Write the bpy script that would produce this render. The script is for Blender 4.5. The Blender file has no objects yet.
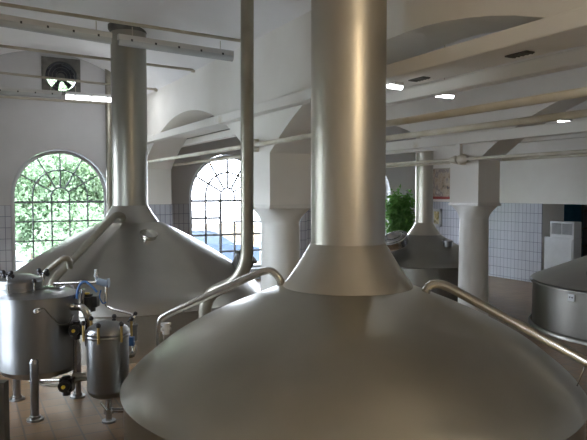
import bpy, math, random
from mathutils import Vector, Matrix
random.seed(7)
S = bpy.context.scene
COL = S.collection
H = 2.35                       # eye height above the floor
YAW = math.radians(27.9)
PITCH = math.atan(28/628)
F = 628.0
SY, CY = math.sin(YAW), math.cos(YAW)
PI = math.pi

# ---------------------------------------------------------------- camera
cd = bpy.data.cameras.new('camera'); cam = bpy.data.objects.new('camera', cd); COL.objects.link(cam)
cd.sensor_fit = 'HORIZONTAL'; cd.sensor_width = 36; cd.lens = 36*F/587; cd.clip_start = .05; cd.clip_end = 300
cam.location = (0, 0, H)
cam.rotation_euler = (PI/2-PITCH, 0, -YAW)
S.camera = cam
S.view_settings.view_transform = 'Standard'
try: S.view_settings.look = 'None'
except Exception: pass
S.view_settings.gamma = 1
S.view_settings.exposure = 2.0
S.view_settings.use_curve_mapping = False
S.cycles.use_denoising = True
S.cycles.diffuse_bounces = 8
S.cycles.max_bounces = 12
S.cycles.transparent_max_bounces = 24
S.cycles.sample_clamp_indirect = 6

FW = Vector((SY*math.cos(PITCH), CY*math.cos(PITCH), -math.sin(PITCH)))
RT = Vector((CY, -SY, 0)); UP = RT.cross(FW)
def ray(x, y):
    return FW*F + RT*(x-293.5) + UP*(220-y)
def at(x, y, d=None, X=None, Y=None, Z=None):
    """point seen at (x, y): at horizontal view depth d, or on the plane X=, Y= or Z="""
    r = ray(x, y); o = Vector((0, 0, H))
    if d is not None: t = d/(r.x*SY+r.y*CY)
    elif X is not None: t = X/r.x
    elif Y is not None: t = Y/r.y
    else: t = (Z-H)/r.z
    return o+r*t

# ---------------------------------------------------------------- materials
def mat(name, col, rough=.6, metal=0, **kw):
    m = bpy.data.materials.new(name); m.use_nodes = True
    b = m.node_tree.nodes['Principled BSDF']
    b.inputs['Base Color'].default_value = (*col, 1); b.inputs['Roughness'].default_value = rough
    b.inputs['Metallic'].default_value = metal
    for k, v in kw.items(): b.inputs[k.replace('_', ' ')].default_value = v
    return m
def N(m, t, **kw):
    n = m.node_tree.nodes.new(t)
    for k, v in kw.items(): setattr(n, k, v)
    return n
def noisy(m, c1, c2, scale=3, lo=.35, hi=.65, bump=0, bscale=40, stretch=(1, 1, 1), rough=None):
    L = m.node_tree.links; b = m.node_tree.nodes['Principled BSDF']
    tc = N(m, 'ShaderNodeTexCoord'); mp = N(m, 'ShaderNodeMapping'); mp.inputs['Scale'].default_value = stretch
    L.new(tc.outputs['Object'], mp.inputs[0])
    n = N(m, 'ShaderNodeTexNoise'); n.inputs['Scale'].default_value = scale; n.inputs['Detail'].default_value = 5
    L.new(mp.outputs[0], n.inputs['Vector'])
    r = N(m, 'ShaderNodeValToRGB'); r.color_ramp.elements[0].position = lo; r.color_ramp.elements[1].position = hi
    r.color_ramp.elements[0].color = (*c1, 1); r.color_ramp.elements[1].color = (*c2, 1)
    L.new(n.outputs['Fac'], r.inputs[0]); L.new(r.outputs[0], b.inputs['Base Color'])
    if rough:
        mr = N(m, 'ShaderNodeMapRange'); mr.inputs['To Min'].default_value = rough[0]; mr.inputs['To Max'].default_value = rough[1]
        L.new(n.outputs['Fac'], mr.inputs['Value']); L.new(mr.outputs[0], b.inputs['Roughness'])
    if bump:
        n2 = N(m, 'ShaderNodeTexNoise'); n2.inputs['Scale'].default_value = bscale
        L.new(mp.outputs[0], n2.inputs['Vector'])
        bp = N(m, 'ShaderNodeBump'); bp.inputs['Strength'].default_value = bump; bp.inputs['Distance'].default_value = .01
        L.new(n2.outputs['Fac'], bp.inputs['Height']); L.new(bp.outputs[0], b.inputs['Normal'])
    return m
def tiles(name, c1, c2, grout, w, h, mortar, rough, flat=False, bump=.3, bias=0.0, off=0.0, var=None):
    m = mat(name, c1, rough); L = m.node_tree.links; b = m.node_tree.nodes['Principled BSDF']
    g = N(m, 'ShaderNodeNewGeometry'); s = N(m, 'ShaderNodeSeparateXYZ'); L.new(g.outputs['Position'], s.inputs[0])
    c = N(m, 'ShaderNodeCombineXYZ')
    if flat:
        L.new(s.outputs[0], c.inputs[0]); L.new(s.outputs[1], c.inputs[1])
    else:
        a = N(m, 'ShaderNodeMath', operation='ADD'); L.new(s.outputs[0], a.inputs[0]); L.new(s.outputs[1], a.inputs[1])
        z = N(m, 'ShaderNodeMath', operation='ADD'); L.new(s.outputs[2], z.inputs[0]); z.inputs[1].default_value = -.05
        L.new(a.outputs[0], c.inputs[0]); L.new(z.outputs[0], c.inputs[1])
    br = N(m, 'ShaderNodeTexBrick'); br.offset = off; br.squash = 1
    br.inputs['Scale'].default_value = 1; br.inputs['Brick Width'].default_value = w; br.inputs['Row Height'].default_value = h
    br.inputs['Mortar Size'].default_value = mortar; br.inputs['Mortar Smooth'].default_value = .1; br.inputs['Bias'].default_value = bias
    br.inputs['Color1'].default_value = (*c1, 1); br.inputs['Color2'].default_value = (*c2, 1); br.inputs['Mortar'].default_value = (*grout, 1)
    L.new(c.outputs[0], br.inputs['Vector'])
    out = br.outputs['Color']
    if var:
        n = N(m, 'ShaderNodeTexNoise'); n.inputs['Scale'].default_value = 1.3; n.inputs['Detail'].default_value = 6
        L.new(g.outputs['Position'], n.inputs['Vector'])
        mx = N(m, 'ShaderNodeMix', data_type='RGBA', blend_type='MULTIPLY'); mx.inputs[0].default_value = var
        L.new(out, mx.inputs[6]); L.new(n.outputs['Fac'], mx.inputs[7]); out = mx.outputs[2]
    L.new(out, b.inputs['Base Color'])
    bp = N(m, 'ShaderNodeBump', invert=True); bp.inputs['Strength'].default_value = bump; bp.inputs['Distance'].default_value = .004
    L.new(br.outputs['Fac'], bp.inputs['Height']); L.new(bp.outputs[0], b.inputs['Normal'])
    return m
def emit(name, col, st):
    m = mat(name, (.8, .8, .8)); b = m.node_tree.nodes['Principled BSDF']
    b.inputs['Emission Color'].default_value = (*col, 1); b.inputs['Emission Strength'].default_value = st
    return m
M = {}
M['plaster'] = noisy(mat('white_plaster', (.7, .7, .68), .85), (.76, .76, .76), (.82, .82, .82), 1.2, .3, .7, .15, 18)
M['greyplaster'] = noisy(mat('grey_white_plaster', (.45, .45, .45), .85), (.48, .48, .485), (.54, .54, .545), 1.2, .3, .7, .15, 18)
M['ceiling'] = noisy(mat('ceiling_plaster', (.7, .7, .7), .9), (.77, .77, .78), (.82, .82, .83), 1.0, .3, .7, .1, 14)
M['warmwhite'] = noisy(mat('cream_paint', (.7, .68, .62), .75), (.78, .76, .71), (.82, .805, .76), 2.0, .3, .7, .1, 20)
M['beam'] = noisy(mat('beam_paint', (.7, .68, .62), .75), (.62, .56, .44), (.80, .785, .74), 1.6, .26, .38, .15, 22)
M['column'] = noisy(mat('column_gloss_paint', (.72, .70, .66), .32), (.68, .665, .62), (.74, .73, .69), 2.5, .3, .7)
M['tile'] = tiles('wall_tiles', (.56, .58, .64), (.51, .53, .59), (.17, .19, .25), .125, .25, .006, .16, bump=.25)
M['floor'] = tiles('floor_tiles', (.29, .18, .095), (.235, .145, .075), (.16, .125, .09), .25, .25, .009, .42, flat=True, bump=.2, var=.35)
def steel(name, c1, c2, rough, stretch=(1, 1, .15), aniso=0.0):
    m = noisy(mat(name, c1, .35, 1), c1, c2, 3, .3, .7, .0, 60, stretch, rough)
    m.node_tree.nodes['Principled BSDF'].inputs['Anisotropic'].default_value = aniso
    return m
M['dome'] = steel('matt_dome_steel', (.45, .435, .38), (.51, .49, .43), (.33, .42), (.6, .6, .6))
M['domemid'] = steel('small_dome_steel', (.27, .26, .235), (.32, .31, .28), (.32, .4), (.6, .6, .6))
M['stackdark'] = steel('dark_stack_steel', (.30, .29, .255), (.35, .335, .295), (.36, .46), (1, 1, .1))  # darker tone than the near kettle's stack
M['domedark'] = steel('dark_dome_steel', (.38, .365, .33), (.44, .42, .38), (.30, .38), (.6, .6, .6))  # darker tone than the near kettle's dome
M['stack'] = steel('brushed_stack_steel', (.57, .535, .465), (.63, .595, .52), (.36, .44), (1, 1, .1))
M['tank'] = steel('tank_steel', (.28, .285, .29), (.34, .345, .35), (.26, .36), (2, 2, .3))
M['pipe'] = steel('pipe_steel', (.5, .48, .44), (.57, .55, .5), (.2, .3), (3, 3, 3))
M['olivepipe'] = noisy(mat('dull_pipe', (.34, .32, .265), .40, .75), (.31, .29, .24), (.38, .36, .30), 3)
M['postpaint'] = noisy(mat('post_paint', (.07, .072, .075), .5), (.06, .062, .065), (.08, .082, .085), 5)
M['chrome'] = mat('chrome', (.5, .5, .5), .18, 1)
M['cream_pipe'] = noisy(mat('cream_pipe_paint', (.6, .56, .45), .45), (.56, .51, .39), (.66, .63, .54), 4)
M['rail'] = noisy(mat('beige_rail_paint', (.42, .38, .3), .5), (.38, .34, .27), (.46, .42, .34), 4)
M['black'] = mat('black_plastic', (.02, .02, .024), .3)
M['dark'] = noisy(mat('dark_frame_paint', (.1, .1, .09), .6), (.07, .07, .06), (.13, .125, .11), 6)
M['brass'] = mat('brass', (.62, .45, .17), .28, 1)
M['yellow'] = mat('yellow_plastic', (.75, .55, .05), .35)
M['blue'] = mat('blue_plastic', (.06, .16, .42), .35)
M['bluepanel'] = noisy(mat('teal_panel_paint', (.03, .16, .24), .5), (.025, .14, .22), (.035, .18, .27), 3)
M['silverblue'] = mat('pale_blue_casting', (.3, .37, .46), .4, .5)
M['mullion'] = mat('grey_window_steel', (.18, .2, .22), .5)
M['palemullion'] = mat('pale_grey_window_steel', (.5, .54, .6), .5)
M['wframe'] = mat('window_putty', (.62, .64, .66), .5)
M['white'] = noisy(mat('white_enamel', (.66, .67, .68), .4), (.62, .63, .64), (.69, .7, .71), 3)
M['lampwhite'] = mat('lamp_housing', (.55, .55, .54), .4)
M['diffuser'] = mat('clear_lamp_cover', (.66, .7, .72), .25, 0, Transmission_Weight=.3)
M['lit'] = emit('lit_tube', (.95, .97, 1), 6)
M['litwarm'] = emit('lit_tube_warm', (1, .81, .55), 42)
M['brick'] = tiles('exterior_render', (.26, .2, .13), (.23, .18, .115), (.17, .14, .1), .5, .25, .01, .8)
M['asphalt'] = noisy(mat('yard_paving', (.2, .2, .2), .9), (.18, .18, .18), (.24, .24, .23), 2)
M['carpaint'] = mat('car_paint', (.05, .08, .13), .3, .0)
M['carglass'] = mat('car_glass', (.08, .11, .14), .08)
M['rubber'] = mat('rubber', (.03, .03, .03), .8)
M['bark'] = noisy(mat('bark', (.16, .12, .08), .9), (.1, .08, .05), (.22, .17, .12), 8)
M['pot'] = noisy(mat('pot', (.3, .15, .09), .6), (.25, .12, .07), (.34, .18, .1), 5)
M['soil'] = noisy(mat('soil', (.05, .035, .025), .95), (.03, .02, .015), (.07, .05, .035), 20)
def leafmat(name, c1, c2, tr):
    m = noisy(mat(name, c1, .55), c1, c2, 1.7, .3, .7)
    L = m.node_tree.links; b = m.node_tree.nodes['Principled BSDF']; o = m.node_tree.nodes['Material Output']
    t = N(m, 'ShaderNodeBsdfTranslucent'); t.inputs[0].default_value = (*c2, 1)
    x = N(m, 'ShaderNodeMixShader'); x.inputs[0].default_value = tr
    L.new(b.outputs[0], x.inputs[1]); L.new(t.outputs[0], x.inputs[2]); L.new(x.outputs[0], o.inputs[0])
    return m
M['leaf'] = leafmat('tree_leaves', (.13, .21, .12), (.26, .36, .22), .4)
M['leaf2'] = leafmat('tree_leaves_pale', (.15, .23, .13), (.33, .43, .26), .4)
M['ficus'] = leafmat('indoor_leaves', (.05, .15, .03), (.14, .30, .07), .35)
def glassmat():
    m = mat('window_glass', (1, 1, 1)); L = m.node_tree.links; nt = m.node_tree
    o = nt.nodes['Material Output']; nt.nodes.remove(nt.nodes['Principled BSDF'])
    t = N(m, 'ShaderNodeBsdfTransparent'); t.inputs[0].default_value = (.97, .975, .98, 1)
    g = N(m, 'ShaderNodeBsdfGlossy'); g.inputs['Roughness'].default_value = .02
    fr = N(m, 'ShaderNodeFresnel'); fr.inputs[0].default_value = 1.45
    x = N(m, 'ShaderNodeMixShader'); L.new(fr.outputs[0], x.inputs[0]); L.new(t.outputs[0], x.inputs[1]); L.new(g.outputs[0], x.inputs[2])
    L.new(x.outputs[0], o.inputs[0]); return m
M['glass'] = glassmat()
def paintmat(name, cols, scale):
    m = mat(name, cols[0], .6); L = m.node_tree.links; b = m.node_tree.nodes['Principled BSDF']
    tc = N(m, 'ShaderNodeTexCoord'); n = N(m, 'ShaderNodeTexVoronoi'); n.inputs['Scale'].default_value = scale
    nn = N(m, 'ShaderNodeTexNoise'); nn.inputs['Scale'].default_value = scale*.8; nn.inputs['Detail'].default_value = 4
    L.new(tc.outputs['Object'], nn.inputs['Vector']); L.new(nn.outputs['Color'], n.inputs['Vector'])
    r = N(m, 'ShaderNodeValToRGB'); r.color_ramp.interpolation = 'LINEAR'
    while len(r.color_ramp.elements) < len(cols): r.color_ramp.elements.new(.5)
    for i, c in enumerate(cols):
        r.color_ramp.elements[i].position = .3+.4*i/(len(cols)-1); r.color_ramp.elements[i].color = (*c, 1)
    L.new(nn.outputs['Fac'], r.inputs[0]); L.new(r.outputs[0], b.inputs['Base Color']); return m
M['canvas'] = paintmat('painted_canvas', [(.07, .06, .06), (.42, .33, .24), (.5, .42, .33), (.25, .22, .22), (.62, .56, .48)], 5)
M['photo'] = paintmat('framed_print', [(.05, .04, .02), (.6, .5, .2), (.85, .8, .6), (.3, .25, .1)], 6)
M['redstrip'] = mat('red_strip', (.3, .05, .04), .6)

# ---------------------------------------------------------------- mesh helpers
class MB:
    def __init__(s): s.v = []; s.f = []; s.sm = []
    def add(s, vs, fs, smooth=False):
        n = len(s.v); s.v += [Vector(v) for v in vs]; s.f += [tuple(i+n for i in f) for f in fs]; s.sm += [smooth]*len(fs); return s
    def box(s, a, b, bev=0.0):
        x0, y0, z0 = a; x1, y1, z1 = b
        if bev <= 0:
            v = [(x, y, z) for x in (x0, x1) for y in (y0, y1) for z in (z0, z1)]
            return s.add(v, [(0, 1, 3, 2), (4, 6, 7, 5), (0, 4, 5, 1), (2, 3, 7, 6), (0, 2, 6, 4), (1, 5, 7, 3)])
        import bmesh
        bm = bmesh.new(); bmesh.ops.create_cube(bm, size=1)
        for v in bm.verts: v.co = Vector(((x0+x1)/2+v.co.x*(x1-x0), (y0+y1)/2+v.co.y*(y1-y0), (z0+z1)/2+v.co.z*(z1-z0)))
        bmesh.ops.bevel(bm, geom=bm.edges[:], offset=bev, segments=2, affect='EDGES', profile=.5)
        bm.verts.index_update()
        s.add([v.co.copy() for v in bm.verts], [[v.index for v in f.verts] for f in bm.faces]); bm.free(); return s
    def obox(s, c, ax, ay, az):          # oriented box: centre and three half-extent vectors
        c = Vector(c); ax, ay, az = Vector(ax), Vector(ay), Vector(az)
        v = [c+ax*i+ay*j+az*k for i in (-1, 1) for j in (-1, 1) for k in (-1, 1)]
        return s.add(v, [(0, 1, 3, 2), (4, 6, 7, 5), (0, 4, 5, 1), (2, 3, 7, 6), (0, 2, 6, 4), (1, 5, 7, 3)])
    def lathe(s, c, prof, seg=48, axis=None):
        """prof: list of polylines [(r, z)...]; each polyline is its own smooth band"""
        c = Vector(c); ax = Vector(axis).normalized() if axis else Vector((0, 0, 1))
        q = Vector((0, 0, 1)).rotation_difference(ax)
        if prof and not isinstance(prof[0], list): prof = [prof]
        for band in prof:
            vs = []; fs = []
            for r, z in band:
                for i in range(seg):
                    a = 2*PI*i/seg; vs.append(c+q @ Vector((max(r, 1e-4)*math.cos(a), max(r, 1e-4)*math.sin(a), z)))
            for j in range(len(band)-1):
                for i in range(seg):
                    k = (i+1) % seg; fs.append((j*seg+i, j*seg+k, (j+1)*seg+k, (j+1)*seg+i))
            s.add(vs, fs, True)
        return s
    def cyl(s, p0, p1, r, seg=20, r2=None):
        p0, p1 = Vector(p0), Vector(p1); L = (p1-p0).length; r2 = r if r2 is None else r2
        return s.lathe(p0, [[(0, 0), (r, 0)], [(r, 0), (r2, L)], [(r2, L), (0, L)]], seg, p1-p0)
    def ball(s, c, r, sz=1.0, seg=16):
        return s.lathe(c, [[(r*math.sin(PI*i/8), -r*sz*math.cos(PI*i/8)) for i in range(9)]], seg)
    def torus(s, c, R, r, axis=(0, 0, 1), seg=32, a0=0, a1=2*PI):
        q = Vector((0, 0, 1)).rotation_difference(Vector(axis).normalized())
        pts = [Vector(c)+q @ Vector((R*math.cos(a0+(a1-a0)*i/seg), R*math.sin(a0+(a1-a0)*i/seg), 0)) for i in range(seg+1)]
        return s.sweep(pts, r, 8)
    def sweep(s, pts, r, seg=14):
        pts = [Vector(p) for p in pts]; n = len(pts); rings = []
        t = (pts[1]-pts[0]).normalized(); u = t.orthogonal().normalized()
        for i, p in enumerate(pts):
            tn = (pts[min(i+1, n-1)]-pts[max(i-1, 0)]).normalized()
            q = t.rotation_difference(tn); u = (q @ u).normalized(); t = tn; w = t.cross(u)
            rr = r if not callable(r) else r(i/(n-1))
            rings.append([p+u*(rr*math.cos(2*PI*k/seg))+w*(rr*math.sin(2*PI*k/seg)) for k in range(seg)])
        vs = [v for R_ in rings for v in R_]; fs = []
        for j in range(n-1):
            for k in range(seg): l = (k+1) % seg; fs.append((j*seg+k, j*seg+l, (j+1)*seg+l, (j+1)*seg+k))
        s.add(vs, fs, True)
        s.add(rings[0], [tuple(range(seg))[::-1]]); s.add(rings[-1], [tuple(range(seg))]); return s
    def pipe(s, pts, r, bend=.12, seg=14):
        return s.sweep(fillet(pts, bend), r, seg)
    def prism(s, poly, a, b, plane='YZ'):   # extruded simple polygon (fan from triangulation by Blender ngon)
        n = len(poly); fn = {'YZ': lambda p, t: (t, p[0], p[1]), 'XZ': lambda p, t: (p[0], t, p[1]), 'XY': lambda p, t: (p[0], p[1], t)}[plane]
        v = [fn(p, a) for p in poly]+[fn(p, b) for p in poly]
        return s.add(v, [tuple(range(n))[::-1], tuple(range(n, 2*n))]+[(i, (i+1) % n, (i+1) % n+n, i+n) for i in range(n)])
    def xf(s, mtx):
        s.v = [mtx @ v for v in s.v]; return s
def fillet(pts, bend):
    pts = [Vector(p) for p in pts]; out = [pts[0]]
    for i in range(1, len(pts)-1):
        a, b, c = pts[i-1], pts[i], pts[i+1]
        d = min(bend, (a-b).length*.49, (c-b).length*.49)
        p, q = b+(a-b).normalized()*d, b+(c-b).normalized()*d
        for k in range(9):
            t = k/8; out.append(p*(1-t)**2+b*2*t*(1-t)+q*t*t)
    out.append(pts[-1]); res = [out[0]]
    for p in out[1:]:
        if (p-res[-1]).length > 1e-4: res.append(p)
    return res
def wpos(o):
    v = Vector((0, 0, 0))
    while o: v = v+Vector(o.location); o = o.parent
    return v
def obj(name, mb, m, parent=None, origin=None):
    me = bpy.data.meshes.new(name)
    if parent: org = wpos(parent)
    elif origin is not None: org = Vector(origin)
    else:
        xs = [v.x for v in mb.v]; ys = [v.y for v in mb.v]; zs = [v.z for v in mb.v]
        org = Vector(((min(xs)+max(xs))/2, (min(ys)+max(ys))/2, min(zs)))
    me.from_pydata([v-org for v in mb.v], [], mb.f); me.update()
    me.polygons.foreach_set('use_smooth', mb.sm)
    import bmesh
    bm = bmesh.new(); bm.from_mesh(me); bmesh.ops.recalc_face_normals(bm, faces=bm.faces); bm.to_mesh(me); bm.free()
    me.materials.append(M[m] if isinstance(m, str) else m)
    o = bpy.data.objects.new(name, me); COL.objects.link(o)
    if parent: o.parent = parent
    else: o.location = org
    return o
def tag(o, label, cat, group=None, kind=None):
    o['label'] = label; o['category'] = cat
    if group: o['group'] = group
    if kind: o['kind'] = kind
    return o
def thing(name, label, cat, loc, group=None):
    o = bpy.data.objects.new(name, None); o.empty_display_size = .2; COL.objects.link(o); o.location = loc
    return tag(o, label, cat, group)
def struct(o): o['kind'] = 'structure'; return o
def dup(root, loc, label=None):
    r = root.copy(); COL.objects.link(r); r.location = loc
    if label: r['label'] = label
    for ch in list(root.children):
        c = ch.copy(); COL.objects.link(c); c.parent = r
        for g in ch.children:
            d = g.copy(); COL.objects.link(d); d.parent = c
    return r
def shape2d(outer, holes, t0, t1, plane):
    """plate with holes: outer/holes are 2D loops; t0..t1 thickness range"""
    cu = bpy.data.curves.new('tmp', 'CURVE'); cu.dimensions = '2D'; cu.fill_mode = 'BOTH'; cu.extrude = (t1-t0)/2
    for lp in [outer]+holes:
        sp = cu.splines.new('POLY'); sp.points.add(len(lp)-1); sp.use_cyclic_u = True
        for p, q in zip(sp.points, lp): p.co = (q[0], q[1], 0, 1)
    o = bpy.data.objects.new('tmp', cu); COL.objects.link(o)
    dg = bpy.context.evaluated_depsgraph_get(); me = bpy.data.meshes.new_from_object(o.evaluated_get(dg))
    mid = (t0+t1)/2; mb = MB()
    fn = (lambda v: (v.x, mid+v.z, v.y)) if plane == 'XZ' else (lambda v: (mid+v.z, v.x, v.y))
    mb.add([fn(v.co) for v in me.vertices], [tuple(p.vertices) for p in me.polygons])
    bpy.data.objects.remove(o); bpy.data.curves.remove(cu); bpy.data.meshes.remove(me)
    return mb

# ---------------------------------------------------------------- setting
YB = 15.4                         # inner face of the window wall
XR = 13.1                         # inner face of the right wall
XL = -.25
YF = -7.0
SPR = H+2.2                       # springing of the vaults
TOP = 6.1
WINX = [2.07, 6.23, 10.39]
BAR = H-.235; STILT = .14; WR = 1.03; SILL = BAR-4*.45
def win_loop(c, R, z0, zc, n=28):
    return [(c-R, z0)]+[(c-R*math.cos(PI*i/n), zc+R*math.sin(PI*i/n)) for i in range(n+1)]+[(c+R, z0)]
fan_c = at(60.5, 77.5, Y=YB+.1); FS = .42
holes = [win_loop(c, WR+.05, SILL-.05, BAR+STILT) for c in WINX]
holes.append([(fan_c.x-.38, fan_c.z-.38), (fan_c.x+.38, fan_c.z-.38), (fan_c.x+.38, fan_c.z+.38), (fan_c.x-.38, fan_c.z+.38)])
w = shape2d([(XL-.4, -.1), (XR+.8, -.1), (XR+.8, TOP), (XL-.4, TOP)], holes, YB, YB+.42, 'XZ')
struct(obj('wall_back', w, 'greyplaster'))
DT = 2.05
# tiled dado below the windows
dado = []
segs = [(XL, WINX[0]-WR-.05), (WINX[0]+WR+.05, WINX[1]-WR-.05), (WINX[1]+WR+.05, WINX[2]-WR-.05), (WINX[2]+WR+.05, XR)]
mb = MB()
for a, b in segs: mb.box((a, YB-.015, 0), (b, YB+.01, DT))
for c in WINX: mb.box((c-WR-.05, YB-.015, 0), (c+WR+.05, YB+.01, SILL-.05))
struct(obj('trim_1', mb, 'tile'))
DY0, DY1 = 8.2, 11.17
w = shape2d([(YF-.4, -.1), (DY0, -.1), (DY0, DT), (DY1, DT), (DY1, -.1), (YB+.42, -.1), (YB+.42, TOP), (YF-.4, TOP)], [], XR, XR+.8, 'YZ')
struct(obj('wall_right', w, 'warmwhite'))
mb = MB().box((XR-.02, DY1, 0), (XR+.01, YB-.015, DT)); mb.box((XR-.02, YF, 0), (XR+.01, DY0, DT))
struct(obj('trim_2', mb, 'tile'))
WL = [-5.15, -.8, 7.9, 12.25]
lh = [win_loop(c, WR+.05, SILL-.05, BAR+STILT) for c in WL]
w = shape2d([(YF-.4, -.1), (YB+.42, -.1), (YB+.42, TOP), (YF-.4, TOP)], lh, XL-.4, XL, 'YZ'); struct(obj('wall_left', w, 'plaster'))
FX = []
w = shape2d([(XL-.4, -.1), (XR+.8, -.1), (XR+.8, TOP), (XL-.4, TOP)], [], YF-.4, YF, 'XZ'); struct(obj('wall_front', w, 'plaster'))
struct(obj('floor', MB().box((XL-.4, YF-.4, -.2), (XR+4, YB+.42, 0)), 'floor'))

BARR = .018
def arc_window(n, c, y, R=WR, gap=False, along='X', z0=SILL, zc=BAR+STILT, rows=4, simple=False, fm='mullion'):
    f = bpy.data.objects.new(n, None); COL.objects.link(f); struct(f)
    f.location = (c, y, z0) if along == 'X' else (y, c, z0)
    P = (lambda a, z, t=0: (c+a, y+t, z)) if along == 'X' else (lambda a, z, t=0: (y+t, c+a, z))
    fr = MB(); outer = [(-R, z0), (-R, zc)]+[(-R*math.cos(PI*i/32), zc+R*math.sin(PI*i/32)) for i in range(1, 32)]+[(R, zc), (R, z0)]
    def bar(pts, r):
        fr.sweep([P(a, z) for a, z in pts], r, 6)
    of = MB(); of.sweep([P(a, z) for a, z in outer], .045, 6); of.sweep([P(-R, z0), P(R, z0)], .045, 6)
    obj('outer_frame', of, 'wframe', f)
    bar([(-R, BAR if not simple else zc), (R, BAR if not simple else zc)], .026 if fm == 'mullion' else .036)
    for rr in (.2, .61):
        zb = BAR if not simple else zc-.05
        bar([(-rr, zb)]+[(-rr*math.cos(PI*i/20), zc+rr*math.sin(PI*i/20)) for i in range(21)]+[(rr, zb)], BARR)
    for d in (30, 60, 90, 120, 150):
        a = math.radians(d); bar([(.2*math.cos(a), zc+.2*math.sin(a)), (R*math.cos(a), zc+R*math.sin(a))], BARR)
    zb = BAR if not simple else zc-.05; rows_h = (zb-z0)/rows
    for x in (-.61, -.2, .2, .61):
        if gap and x > 0:
            bar([(x, z0), (x, zb-rows_h*1.25)], BARR)
        else: bar([(x, z0), (x, zb)], BARR if not (gap and x == -.2) else .036)
    for k in range(1, rows):
        if gap and k == 1:
            bar([(-R, zb-rows_h), (-.2, zb-rows_h)], BARR); bar([(-.2, zb-rows_h*1.25), (R, zb-rows_h*1.25)], .022)
        else: bar([(-R, zb-rows_h*k), (R, zb-rows_h*k)], BARR)
    obj('window_frame', fr, fm, f)
    g = MB(); lp = win_loop(0, R-.01, z0, zc)
    for t in (.0,):
        g.add([P(a, z, .012) for a, z in lp], [tuple(range(len(lp)))])
    obj('glass_pane', g, 'glass', f)
    return f
arc_window('window_1', WINX[0], YB+.2); BARR = .028; arc_window('window_2', WINX[1]+.04, YB+.2, gap=True, fm='palemullion'); arc_window('window_3', WINX[2], YB+.2)
k = 4
for c in WL: arc_window('window_%d' % k, c, XL-.2, along='Y'); k += 1
for c in FX: arc_window('window_%d' % k, c, YF-.2, 1.1, z0=.9, zc=2.7, simple=True); k += 1
# portals guide the daylight through each opening
def portal(loc, rot, sx, sy):
    l = bpy.data.lights.new('daylight_portal', 'AREA'); l.shape = 'RECTANGLE'; l.size = sx; l.size_y = sy; l.cycles.is_portal = True
    o = bpy.data.objects.new('daylight_portal', l); COL.objects.link(o); o.location = loc; o.rotation_euler = rot
for c in WINX: portal((c, YB+.4, (SILL+BAR+STILT+WR)/2), (-PI/2, 0, 0), 2.2, BAR+STILT+WR-SILL+.1)
for c in WL: portal((XL-.39, c, (SILL+BAR+STILT+WR)/2), (PI/2, 0, -PI/2), 2.2, BAR+STILT+WR-SILL+.1)
for c in FX: portal((c, YF-.39, 2.35), (PI/2, 0, 0), 2.2, 2.9)

# arcade walls standing on the columns, with their arches
COLY = [-5.3, 1.5, 8.33]
PD = .35
def arc_pts(y0, y1, zs, crown, n=24):
    hs = (y1-y0)/2; sag = crown-zs; R = (hs*hs+sag*sag)/(2*sag); cy = (y0+y1)/2; cz = crown-R; a = math.asin(hs/R)
    return [(cy+R*math.sin(-a+2*a*i/n), cz+R*math.cos(-a+2*a*i/n)) for i in range(n+1)]
CAPZ = H-.18
def arcade(name, x0, x1):
    poly = [(YF-.4, SPR+.1), (YF-.4, H+.55)]
    for i, cy in enumerate(COLY):
        if i: poly += arc_pts(COLY[i-1]+PD, cy-PD, H+.55, H+1.55)
        poly += [(cy-PD, CAPZ), (cy+PD, CAPZ)]
    poly += arc_pts(COLY[-1]+PD, 14.9, H+.55, H+1.55)
    poly += [(14.9, -.02), (YB+.1, -.02), (YB+.1, SPR+.1)]
    return struct(obj(name, shape2d(poly, [], x0, x1, 'YZ'), 'warmwhite'))
arcade('wall_arcade_near', 3.85, 4.53)
arcade('wall_arcade_far', 7.78, 8.28)
# dado on the two pilasters of the window wall
mb = MB()
for x0, x1 in ((3.85, 4.53), (7.78, 8.28)):
    mb.box((x0-.015, 14.885, 0), (x1+.015, 14.9, DT)); mb.box((x0-.015, 14.9, 0), (x0, YB-.015, DT)); mb.box((x1, 14.9, 0), (x1+.015, YB-.015, DT))
struct(obj('trim_3', mb, 'tile'))

# vaults
def vault(mb, x0, x1, crown, flare=0.0, ny=60, nx=28):
    vs = []; fs = []
    for j in range(ny+1):
        y = YF-.1+(YB+.2-(YF-.1))*j/ny
        t = min(1, max(0, (y-12.2)/3.2)); t = t*t*(3-2*t); cr = crown+flare*t
        hs = (x1-x0)/2; sag = cr-SPR; R = (hs*hs+sag*sag)/(2*sag)
        for i in range(nx+1):
            x = x0+(x1-x0)*i/nx; d = x-(x0+x1)/2
            vs.append((x, y, cr-R+math.sqrt(max(R*R-d*d, 0))))
    for j in range(ny):
        for i in range(nx):
            a = j*(nx+1)+i; fs.append((a, a+1, a+nx+2, a+nx+1))
    n = len(vs); vs2 = [(x, y, z+.12) for x, y, z in vs]
    mb.add(vs, fs, True); mb.add(vs2, [f[::-1] for f in fs], True)
mb = MB(); vault(mb, XL-.05, 3.9, H+2.78, .42); vault(mb, 4.48, 7.83, H+2.9); vault(mb, 8.23, XR+.05, H+3.1)
struct(obj('ceiling', mb, 'ceiling'))
struct(obj('ceiling', MB().box((XL-.4, YF-.4, TOP), (XR+4, YB+.42, TOP+.2)), 'plaster'))

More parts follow.
